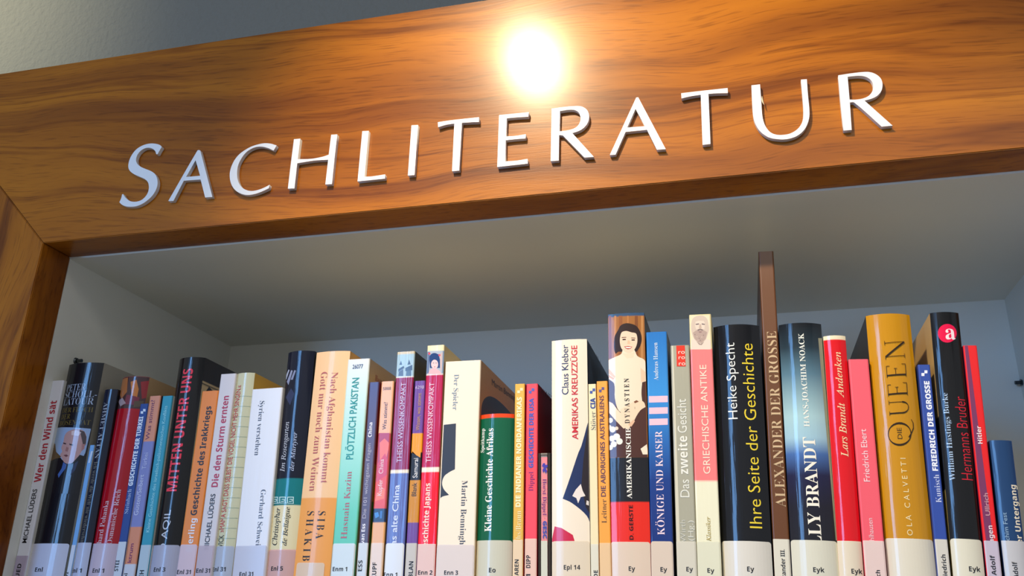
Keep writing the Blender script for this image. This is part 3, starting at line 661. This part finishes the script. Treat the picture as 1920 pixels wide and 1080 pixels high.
# 26 audio book in a clear case
def disc_case():
    Y = YS + 0.001
    TL, TR, BL, BR = at(1009,850,Y), at(1032.4,849,Y), at(1009,1080,Y), at(1033.6,1080,Y)
    a = (TL + TR) / 2 - (BL + BR) / 2; th = math.atan2(a.x, a.z); wd = (TR - TL).length - .0002
    V = Vector((math.sin(th), 0, math.cos(th))); mt = (TL + TR) / 2; k = (mt.z - SHELF - abs(math.sin(th)) * wd / 2) / V.z; O = mt - V * k; O.y = Y
    e = bpy.data.objects.new('disc_case', None); COL.objects.link(e); e.location = O; e.rotation_euler = (0, th, 0)
    tag(e, 'short clear plastic disc case with a pink insert between pink and cream books', 'disc case')
    cl = mat('3c3430', 0.12, 0.6, alpha=.78); t = .0012
    for nm, a_ in (('case_lid', (wd/2 - .0021, wd/2, 0, .14, 0, k)), ('case_tray', (-wd/2, -wd/2 + .0016, 0, .14, 0, k))):
        box(nm, *a_, cl, e, .0003)
    box('case_edge', -wd/2 + .0017, wd/2 - .0022, 0.0, .14, k - .0012, k, mat('a09a90', .15, .6, alpha=.7), e, .0002)
    box('case_edge', -wd/2 + .0017, wd/2 - .0022, 0.0, .14, 0, .0012, mat('a09a90', .15, .6, alpha=.7), e, .0002)
    x0, x1 = -wd/2 + .0019, wd/2 - .0024
    zl = (at(1020,1014,Y) - O).dot(V)
    box('paper_insert', x0, x1, .0008, .0012, .0015, k - .0026, mat('e83c50', .35, .5), e)
    box('case_spine_sheet', x0, x1, .0001, .0003, .0015, k - .0016, mat('ffffff', .05, .8, alpha=.12), e)
    lb = box('call_number_label', x0, x1, -.0001, .00005, .01, zl, mat('cfd0c0', .4, .5, alpha=.95), e)
    Minv = (Matrix.Translation(O) @ Matrix.Rotation(th, 4, 'Y')).inverted()
    def t3(body, p0, p1, wpx, col, st):
        V2, Fc = glyphs(body, st); a0, a1 = Minv @ at(*p0, Y), Minv @ at(*p1, Y)
        L = a0.z - a1.z; xs = [v[0] for v in V2]; sx = L / (max(xs) - min(xs)); sy = wpx * .00029 / caph(st)
        mesh('title_lettering', [(a0.x + y * sy, .0000, a0.z - (x - min(xs)) * sx) for x, y in V2], Fc, mat(col, .4, .5), e)
    t3('Horst Dippel ·', (1017.5,898), (1017.5,972), 9, '5c2878', 'r'); t3('GESC', (1018,977), (1018,1010), 9, '3444a4', 'x')
    P = [(1018,869),(1021,868),(1023,872),(1026,871),(1027,875),(1023,878),(1026,883),(1023,888),(1021,883),(1018,886),(1017,881),(1020,877),(1016,874)]
    P = [Minv @ at(x, y, Y) for x, y in P]
    mesh('printed_mark', [(p.x, 0.0, p.z) for p in P] , [tuple(range(len(P)))], mat('4034a0', .4, .5), e)
disc_case()
# 27
make_book(((1033.5,637.5),(1101,637),1034.8,1107), 'thick cream hardcover lettered AMERIKAS KREUZZÜGE with part of a starred flag', 'eaddca', side='2c3038', hard=.06, gloss=.5,
    polys=[([(1102,793),(1090,836),(1084,850),(1069,895),(1055,935),(1072,943),(1100,967),(1109,990),(1109,793)],'1c2c58'),
     ([(1103,793),(1094,860),(1090,910),(1098,950),(1112,975),(1112,793)],'241c24'),
     ([(1089,907.5),(1092.4,920),(1097.7,930),(1089,932),(1084,943.7),(1080.7,934),(1073,930),(1079.6,918)],'e4dad4'),
     ([(1100,938),(1104,940),(1104,948),(1099,946)],'d8d0cc'),
     ([(1040,987),(1053,990),(1074,1003),(1078,1016),(1034,1016)],'c4183c')],
    texts=[('Claus Kleber',(1065.8,739.5),(1065.3,646.5),12,'1c2c5c','s'), ('AMERIKAS KREUZZÜGE',(1084,824),(1082,647.7),11,'c8303c','m')],
    sidepolys=[([(1103,690),(1107,672),(1111,700),(1115,745),(1103,770)],'14161c')],
    sidetexts=[('Claus Kleber',(1104,664),(1132,705),11,'161a24','s')],
    tag_y=1014.5, tag_col='e4d6c0', call=[('Epl 14',(1057.5,1068),(1088,1068),8.5)])
# 28
make_book(((1102.5,720),(1117.5,720),1107.5,1124), 'narrow cream paperback with bold blue CIA and a blue checker mark', 'e8dab0', side='d8c890', gloss=.3,
    marks=checker(1106,728.5,5,'3c50a0'),
    texts=[('CIA',(1116,766),(1116,746),9,'2c4490','x'), ('Stöver',(1117,806),(1116.5,771.5),9,'7c7870','r')],
    tag_y=1020, tag_col='e2e0d0', call=[('DE',(1121,1083),(1121,1069),7.5)])
# 29
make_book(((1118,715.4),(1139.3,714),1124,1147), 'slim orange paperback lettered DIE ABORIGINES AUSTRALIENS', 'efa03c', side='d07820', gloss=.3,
    marks=checker(1123,726,5,'584c84'),
    texts=[('DIE ABORIGINES AUSTRALIENS',(1136,931),(1131.8,741.4),8.5,'583450','m'), ('Leitner',(1137.6,980.5),(1136.7,936),9,'745030','r')],
    tag_y=1018, tag_col='efd0a4', tag_alpha=.8, call=[])
# 30
Z=(1120,570,4.696); Z2=(1020,620,4.695)
make_book(((1137,588),(1210.5,587.5),1147.8,1218.8), 'thick hardcover with a photograph of a smiling woman in a white dress on its spine', [(580,'2c4c70'),(593,'9c6430'),(858,'17171c'),(941.5,'e02818')], side='3c3a3c', hard=.05, gloss=.8,
    polys=[(zoomed([(x,104),(x+w_,104),(x+w_*1.2,480),(x-4,480)],*Z),c) for x,w_,c in ((100,22,'7c4420'),(150,16,'b98050'),(190,30,'8c5228'),(262,14,'b07440'),(330,26,'7c4824'),(385,18,'b8824c'))] + [
     (zoomed([(96,640),(160,640),(200,860),(330,860),(385,700),(425,660),(440,1350),(100,1350)],*Z),'4c2c24'),
     (zoomed([(205,190),(250,170),(300,175),(345,195),(375,240),(390,290),(385,350),(350,415),(320,425),(200,420),(185,420),(160,440),(148,400),(148,330),(155,280),(180,235)],*Z),'2c1a18'),
     (zoomed([(225,395),(320,400),(352,458),(420,500),(428,680),(395,690),(388,780),(395,860),(330,880),(300,1000),(190,940),(155,830),(148,700),(95,650),(88,500),(160,465),(210,440)],*Z),'e6d8c0'),
     (zoomed([(95,560),(160,640),(150,652),(95,610)],*Z),'d9b08c'), (zoomed([(95,620),(150,655),(140,668),(95,640)],*Z),'cf9f7a'),
     (zoomed([(380,560),(424,600),(424,680),(385,690)],*Z),'e4c4a4'),
     (zoomed([(215,250),(255,238),(300,250),(340,260),(352,300),(350,345),(335,388),(310,420),(280,435),(250,425),(215,395),(200,350),(200,300)],*Z),'e8cab0'),
     (zoomed([(218,432),(280,440),(325,425),(318,470),(260,480)],*Z),'efd0b4'),
     (zoomed([(222,308),(250,306),(252,318),(222,320)],*Z),'3c2420'), (zoomed([(300,312),(330,312),(330,323),(302,323)],*Z),'3c2420'),
     (zoomed([(215,292),(255,290),(255,296),(215,299)],*Z),'5a382c'), (zoomed([(298,296),(335,298),(335,304),(298,302)],*Z),'5a382c'),
     (zoomed([(268,320),(284,322),(292,352),(264,352)],*Z),'e0b898'),
     (zoomed([(236,374),(272,370),(308,376),(294,394),(268,400),(250,392)],*Z),'b0443c'), (zoomed([(244,378),(302,379),(290,389),(258,389)],*Z),'fbf4ea'),
     (zoomed([(565,620),(605,640),(650,700),(725,775),(745,850),(700,862),(640,800),(570,720)],*Z2),'efd2b4'),
     (zoomed([(720,790),(745,745),(800,690),(790,640),(840,612),(880,632),(894,672),(850,700),(810,760),(775,830),(740,850)],*Z2),'e8cfb2'),
     ([(1163,768),(1190,752),(1190,786),(1178,806),(1168,800)],'e8cfb2'),
     (zoomed([(790,625),(815,612),(835,625),(800,640)],*Z2),'7c4c34'),
     (zoomed([(740,830),(790,780),(800,800),(770,845)],*Z2),'dcb494'),
     (zoomed([(850,1040),(905,1000),(912,1060),(912,1090),(870,1090)],*Z2),'ece0c8')] +
     [(zoomed(disc(x,y,r,9),*Z2),c) for x,y,r,c in ((585,790,22,'f0e8d8'),(575,850,20,'e4d8c4'),(605,870,26,'f6efe2'),(640,935,30,'f6efe2'),(600,950,26,'e8dccc'),(665,975,28,'f2e8da'),(615,1000,26,'f6efe2'),(640,860,16,'dccbb4'),(585,1030,22,'eadfce'))],
    texts=[('D Y N A S T I E N',(1181.4,794),(1178.7,709.5),9,'3c342c','R',), ('AMERIKANISCHE',(1185.7,935),(1181.5,802),9,'f4efe4','R'), ('RONALD D. GERSTE',(1190,1076),(1185.7,947),7.5,'3c0c0c','b')],
    tag_y=1016, tag_col='e2d0bc', call=[('Ey',(1179,1070.5),(1191,1070.5),8.5)])
# 31
make_book(((1211.5,623),(1250,621.5),1220,1265), 'shiny blue paperback lettered KÖNIGE UND KAISER with three pink stripes', [('ramp',0),(621,'2b74c0'),(740,'3a90d8'),(830,'2a66b0'),(900,'1c3c84'),(1014,'1a3478')], side='10182c', gloss=1,
    polys=[([(1211,y),(1252,y-1),(1252,y+11),(1211,y+12)],'f2c0d0') for y in (743,764.5,785.5)],
    texts=[('Andreas Hansen',(1234,713),(1233,642.5),8,'dbe8f2','r'), ('KÖNIGE UND KAISER',(1247,1003),(1240.6,808),13,'f2d8e2','r')],
    tag_y=1015, tag_col='e2d0be', call=[('Ey',(1238.5,1072),(1251,1072),8.5)])
# 32
make_book(((1256.5,648),(1292.6,647),1269,1308), 'grey-beige paperback lettered Das zweite Gesicht with a small red square at its top', 'a6a492', side='d8d4c0', gloss=.7,
    polys=[([(1257,648),(1262,648),(1275,1018),(1269,1018)],'d2cdb8')],
    marks=[([(1268,647.4),(1284,647.4),(1285.6,687),(1269,687)],'dc3420')],
    texts=[('ro',(1272,663.5),(1284,663.5),7.5,'f0dcd0','s'),('ro',(1272.5,673.5),(1284.5,673.5),7.5,'f0dcd0','s'),('ro',(1273,685),(1285,685),7.5,'f0dcd0','s'),
     ('Gesicht',(1288,811.5),(1286,748),17,'dfe0d6','s'), ('zweite',(1290.4,889),(1288.2,817.5),17,'e6e6dc','b'), ('Das',(1293,932.5),(1291.5,899),17,'dfe0d6','s'),
     ('Dieter Wirth',(1288,1068),(1284.6,975),10,'c4c4b8','s'), ('(Hg.)',(1300.7,1014),(1299.2,976),10,'d2d2c6','s')],
    tag_y=1015, tag_col='dcd8c8', tag_alpha=.84, call=[('Ey',(1287,1071.5),(1299.5,1071.5),8.5)])
# 33
Z=(1200,580,4.32)
make_book(((1290.5,590),(1334.5,589),1308.5,1353), 'pink and cream paperback lettered GRIECHISCHE ANTIKE with a marble bust above', [(585,'ddd09c'),(655,'ef7c7c'),(902,'e6e4c8')], side='d8c878', gloss=.6,
    polys=[(zoomed([(398,50),(585,48),(590,325),(404,325)],*Z),'e2d6b8'),
     (zoomed([(404,262),(430,240),(470,235),(520,232),(560,248),(588,262),(590,325),(404,325)],*Z),'e0cec0'),
     (zoomed([(418,100),(432,70),(470,52),(515,54),(545,80),(556,130),(560,160),(550,200),(532,245),(500,275),(470,272),(436,235),(420,190),(414,150)],*Z),'cbb9aa'),
     (zoomed([(428,190),(455,170),(515,168),(545,185),(532,240),(500,272),(472,268),(440,235)],*Z),'b09a90'),
     (zoomed([(450,100),(475,92),(515,94),(525,110),(522,160),(455,162),(445,130)],*Z),'dccbbb'),
     (zoomed([(450,118),(478,114),(478,123),(452,126)],*Z),'6c5c60'), (zoomed([(500,114),(526,118),(524,126),(500,123)],*Z),'6c5c60'),
     (zoomed([(482,120),(494,120),(500,154),(476,154)],*Z),'c0aa9a'), (zoomed([(466,164),(488,156),(510,164),(508,174),(488,166),(468,176)],*Z),'7c6a6a'), (zoomed([(474,180),(502,180),(496,188),(480,188)],*Z),'8c6c6c'),
     (zoomed([(458,262),(490,280),(520,262),(500,290),(480,288)],*Z),'a08c84')] +
     [(zoomed(disc(x,y,5,6),*Z),c) for x,y,c in ((445,205,'8e7a74'),(462,222,'c4b0a4'),(480,235,'8e7a74'),(500,225,'c4b0a4'),(515,210,'8e7a74'),(530,195,'a89488'),(490,252,'8e7a74'),(470,250,'c4b0a4'),(508,246,'a89488'))],
    texts=[('GRIECHISCHE ANTIKE',(1332,888.5),(1324,684),12.5,'fbdcc8','s'), ('Klassiker',(1332.7,1015),(1332,969),8,'b09a4c','i')],
    tag_y=1015, tag_col='e4e4cc', tag_alpha=.84, call=[('Ey',(1326.5,1074),(1339.5,1074),8.5)])
# 34
make_book(((1336,611),(1425,610.5),1355.5,1449.5), 'thick black hardcover with white and yellow lettering, beside the tallest book', '101116', side='1c1a18', hard=.17, gloss=1,
    texts=[('Heike Specht',(1383,785.5),(1377,642.5),17,'e4e6e2','h'), ('Ihre Seite der Geschichte',(1429.4,991),(1410.4,645),22,'ecd23a','h')],
    tag_y=1014.5, tag_x=(1356,1448), tag_col='dad6cc', tag_alpha=.94, call=[('Ey',(1401,1071.5),(1414,1071.5),9)])
# 35
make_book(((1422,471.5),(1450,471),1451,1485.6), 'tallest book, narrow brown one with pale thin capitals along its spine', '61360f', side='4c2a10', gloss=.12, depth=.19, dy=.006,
    texts=[('ALEXANDER DER GROSSE',(1473,951),(1455.8,621),18,'c9ad86','r')],
    tag_y=1011, tag_col='dcd8c8', tag_alpha=.94, call=[('Alexander III.',(1473.2,1102),(1472.2,1030),8)])
# 36
make_book(((1459,608),(1541,607),1486.5,1574), 'thick blue-grey hardcover shading to navy with white capitals, right of the tallest book', [('ramp',0),(607,'12161c'),(650,'24343e'),(700,'56788a'),(780,'a4c6cc'),(820,'9cc0d0'),(850,'4468a4'),(890,'1c1c40'),(950,'1a1826'),(1015,'1c1c24')], side=('10284c','8c8a74'), hard=.16, gloss=1,
    polys=[([(1534,634),(1541,634),(1574,1013),(1567,1013)],'8e8c76')],
    texts=[('HANS-JOACHIM NOACK',(1518.7,800.5),(1506,625),10,'e6e8de','R'), ('WILLY BRANDT',(1546,1072),(1526,820),23,'efe9da','R')],
    tag_y=1013, tag_col='dcdac8', tag_alpha=.9, call=[('Eyk',(1525,1073),(1545.5,1073),9)])
# 37
make_book(((1544,630),(1585,630),1573,1621), 'bright red hardcover with a cream top band and cream italic lettering', [(620,'e8dcbc'),(637,'d6101c')], side=('e4d8b0','a80c14'), hard=.17, gloss=1,
    texts=[('Andenken',(1582,746),(1575.6,660),12,'f0cfa4','i'), ('Lars Brandt',(1590.7,857),(1583,755.6),13,'f0cfa4','i')],
    tag_y=1014.5, tag_col='e6dcc4', call=[('Eyk',(1596.7,1076),(1616,1076),9)])
# 38
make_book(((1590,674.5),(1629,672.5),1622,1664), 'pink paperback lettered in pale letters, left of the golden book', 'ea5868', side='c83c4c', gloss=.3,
    texts=[('Friedrich Ebert',(1630.7,903),(1624.2,804.4),11.5,'f4d0d4','s'), ('Mühlhausen',(1640,1030),(1635.6,971.6),9,'f0c4c8','s')],
    tag_y=1014, tag_col='e8d2cc', call=[('Friedrich',(1653,1120),(1650.5,1069),8)])
# 39
def queen():
    # thin capitals with fine serifs, drawn along the spine: x runs up the spine, y across it
    def bar(x0, y0, x1, y1, wd):
        d = Vector((x1 - x0, y1 - y0)); n = Vector((-d.y, d.x)).normalized() * wd / 2
        return [(x0 - n.x, y0 - n.y), (x1 - n.x, y1 - n.y), (x1 + n.x, y1 + n.y), (x0 + n.x, y0 + n.y)]
    def ring(cx, cy, rx, ry, a0, a1, wt, n=26):
        o = []
        for i in range(n):
            p, q2 = a0 + (a1 - a0) * i / n, a0 + (a1 - a0) * (i + 1) / n
            k = lambda a: wt * (0.45 + 0.75 * abs(math.cos(a)))
            o.append([(cx + (rx - k(p)) * math.cos(p), cy + (ry - wt * .5) * math.sin(p)), (cx + rx * math.cos(p), cy + ry * math.sin(p)), (cx + rx * math.cos(q2), cy + ry * math.sin(q2)), (cx + (rx - k(q2)) * math.cos(q2), cy + (ry - wt * .5) * math.sin(q2))])
        return o
    sh = []
    sh += ring(21, 21, 21.5, 22.5, 0, 2 * math.pi, 3)                                  # Q
    sh += [bar(20, -1, 30, -6, 1.6), bar(30, -6, 40, -6, 1.3), bar(40, -6, 46, -3, 1), bar(20, -1, 14, 4, 2)]
    x = 55                                                                             # U
    sh += [bar(x, 37, x + 8, 37, .8), bar(x + 4, 37, x + 4, 12, 2.4), bar(x + 20, 37, x + 28, 37, .8), bar(x + 24, 37, x + 24, 12, 1)]
    sh += ring(x + 14, 12, 11.2, 12, math.pi, 2 * math.pi, 2.2, 14)
    for x, wd in ((90, 24), (124, 24)):                                                # E E
        sh += [bar(x, 37, x + wd - 3, 37, .9), bar(x + 4, 37, x + 4, 1, 2.6), bar(x, 1, x + wd - 1, 1, .9), bar(x + 4, 20, x + 16, 20, .9), bar(x + wd - 3, 37.4, x + wd - 3, 31, 1), bar(x + wd - 1, .6, x + wd - .5, 8, 1), bar(x + 16, 17, x + 16, 23, 1)]
    x = 158                                                                            # N
    sh += [bar(x, 1, x + 8, 1, .8), bar(x + 4, 1, x + 4, 37, 1), bar(x - 1, 37, x + 6, 37, .8), bar(x + 4, 37, x + 29, 0, 3), bar(x + 29, 0, x + 29, 37, 1), bar(x + 25, 37, x + 33, 37, .8)]
    a0, a1 = Vector((1708.6, 834)), Vector((1694.2, 637)); L = 191
    D = (a1 - a0) / L; N = Vector((D.y, -D.x)) * (36 / 37) / D.length
    return [([tuple(a0 + D * px + N * py) for px, py in s], '2c1c0c') for s in sh]
make_book(((1623,591.5),(1707,589),1665,1756.5), 'thick golden yellow hardcover lettered QUEEN in large dark capitals', 'bf8610', side=('241a10','8c6410'), hard=.16, gloss=1,
    marks=queen(),
    texts=[('DIE',(1691.5,823),(1690.2,802),8.5,'4c3414','s'), ('P A O L A   C A L V E T T I',(1713.5,1031),(1698.4,859),10,'ecd8a4','s')],
    tag_y=1010, tag_col='dcd6c4', tag_alpha=.94, call=[])
# 40
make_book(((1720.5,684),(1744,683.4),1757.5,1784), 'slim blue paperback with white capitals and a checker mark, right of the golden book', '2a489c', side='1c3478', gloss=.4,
    marks=checker(1727.6,694.5,5.6,'e8ecf4'),
    texts=[('FRIEDRICH DER GROSSE',(1759,883),(1741.7,714.7),10,'e6eaf4','x'), ('Kunisch',(1765.5,942.5),(1760,890),10,'c8d0e8','r')],
    tag_y=1011.5, tag_col='dcd8cc', call=[('Friedrich',(1776.5,1091),(1773,1040),8)])
# 41
make_book(((1744.5,587),(1796.8,585.5),1785.7,1849), 'black hardcover with a red disc holding a white letter near its top', '0d0d10', side=([(580,'c8a468'),(779,'141414'),(919,'d8b860')],'2c2824'), hard=.16, gloss=1, dy=-.001,
    marks=[(disc(1776,625,17.5,28),'e01048')],
    texts=[('a',(1773.4,636.5),(1791.6,636.5),28,'f2dce0','R'), ('William Hastings Burke',(1792.5,901),(1775,736.7),10,'a8c0dc','r'), ('Hermanns Bruder',(1824,901),(1808.6,744.8),20,'cc1c30','t')],
    tag_y=1011, tag_col='dcd8c4', tag_alpha=.94, call=[('Eyk',(1817,1071.5),(1837.5,1072),9)])
# 42
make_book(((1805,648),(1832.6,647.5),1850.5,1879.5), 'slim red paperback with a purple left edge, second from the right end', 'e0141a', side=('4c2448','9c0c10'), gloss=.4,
    polys=[([(1804,647),(1814.5,647),(1863,1016),(1849,1016)],'74305c')],
    texts=[('Hitler',(1842.2,832),(1838.8,799),8.5,'f0dcdc','b'), ('Ullrich',(1855.5,967),(1853,924.7),8.5,'c49098','m'), ('Hagen',(1865.5,1028),(1859.6,985.6),9,'e8d0d4','b')],
    tag_y=1014.5, tag_col='c8c2d4', tag_alpha=.85, call=[('r, Adolf',(1868,1091),(1865.7,1041.5),8.5)])
# 43
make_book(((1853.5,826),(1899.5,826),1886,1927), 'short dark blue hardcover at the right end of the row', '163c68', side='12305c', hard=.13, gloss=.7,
    texts=[('Der Untergang',(1915.5,1032),(1906,910),10,'e6dcc4','b'), ('Joachim Fest',(1894,1032),(1888,961),8,'8caac4','s')],
    tag_y=1014.5, tag_col='c8c8cc', tag_alpha=.85, call=[('r, Adolf',(1910.5,1096),(1906.6,1053.5),8.5)])
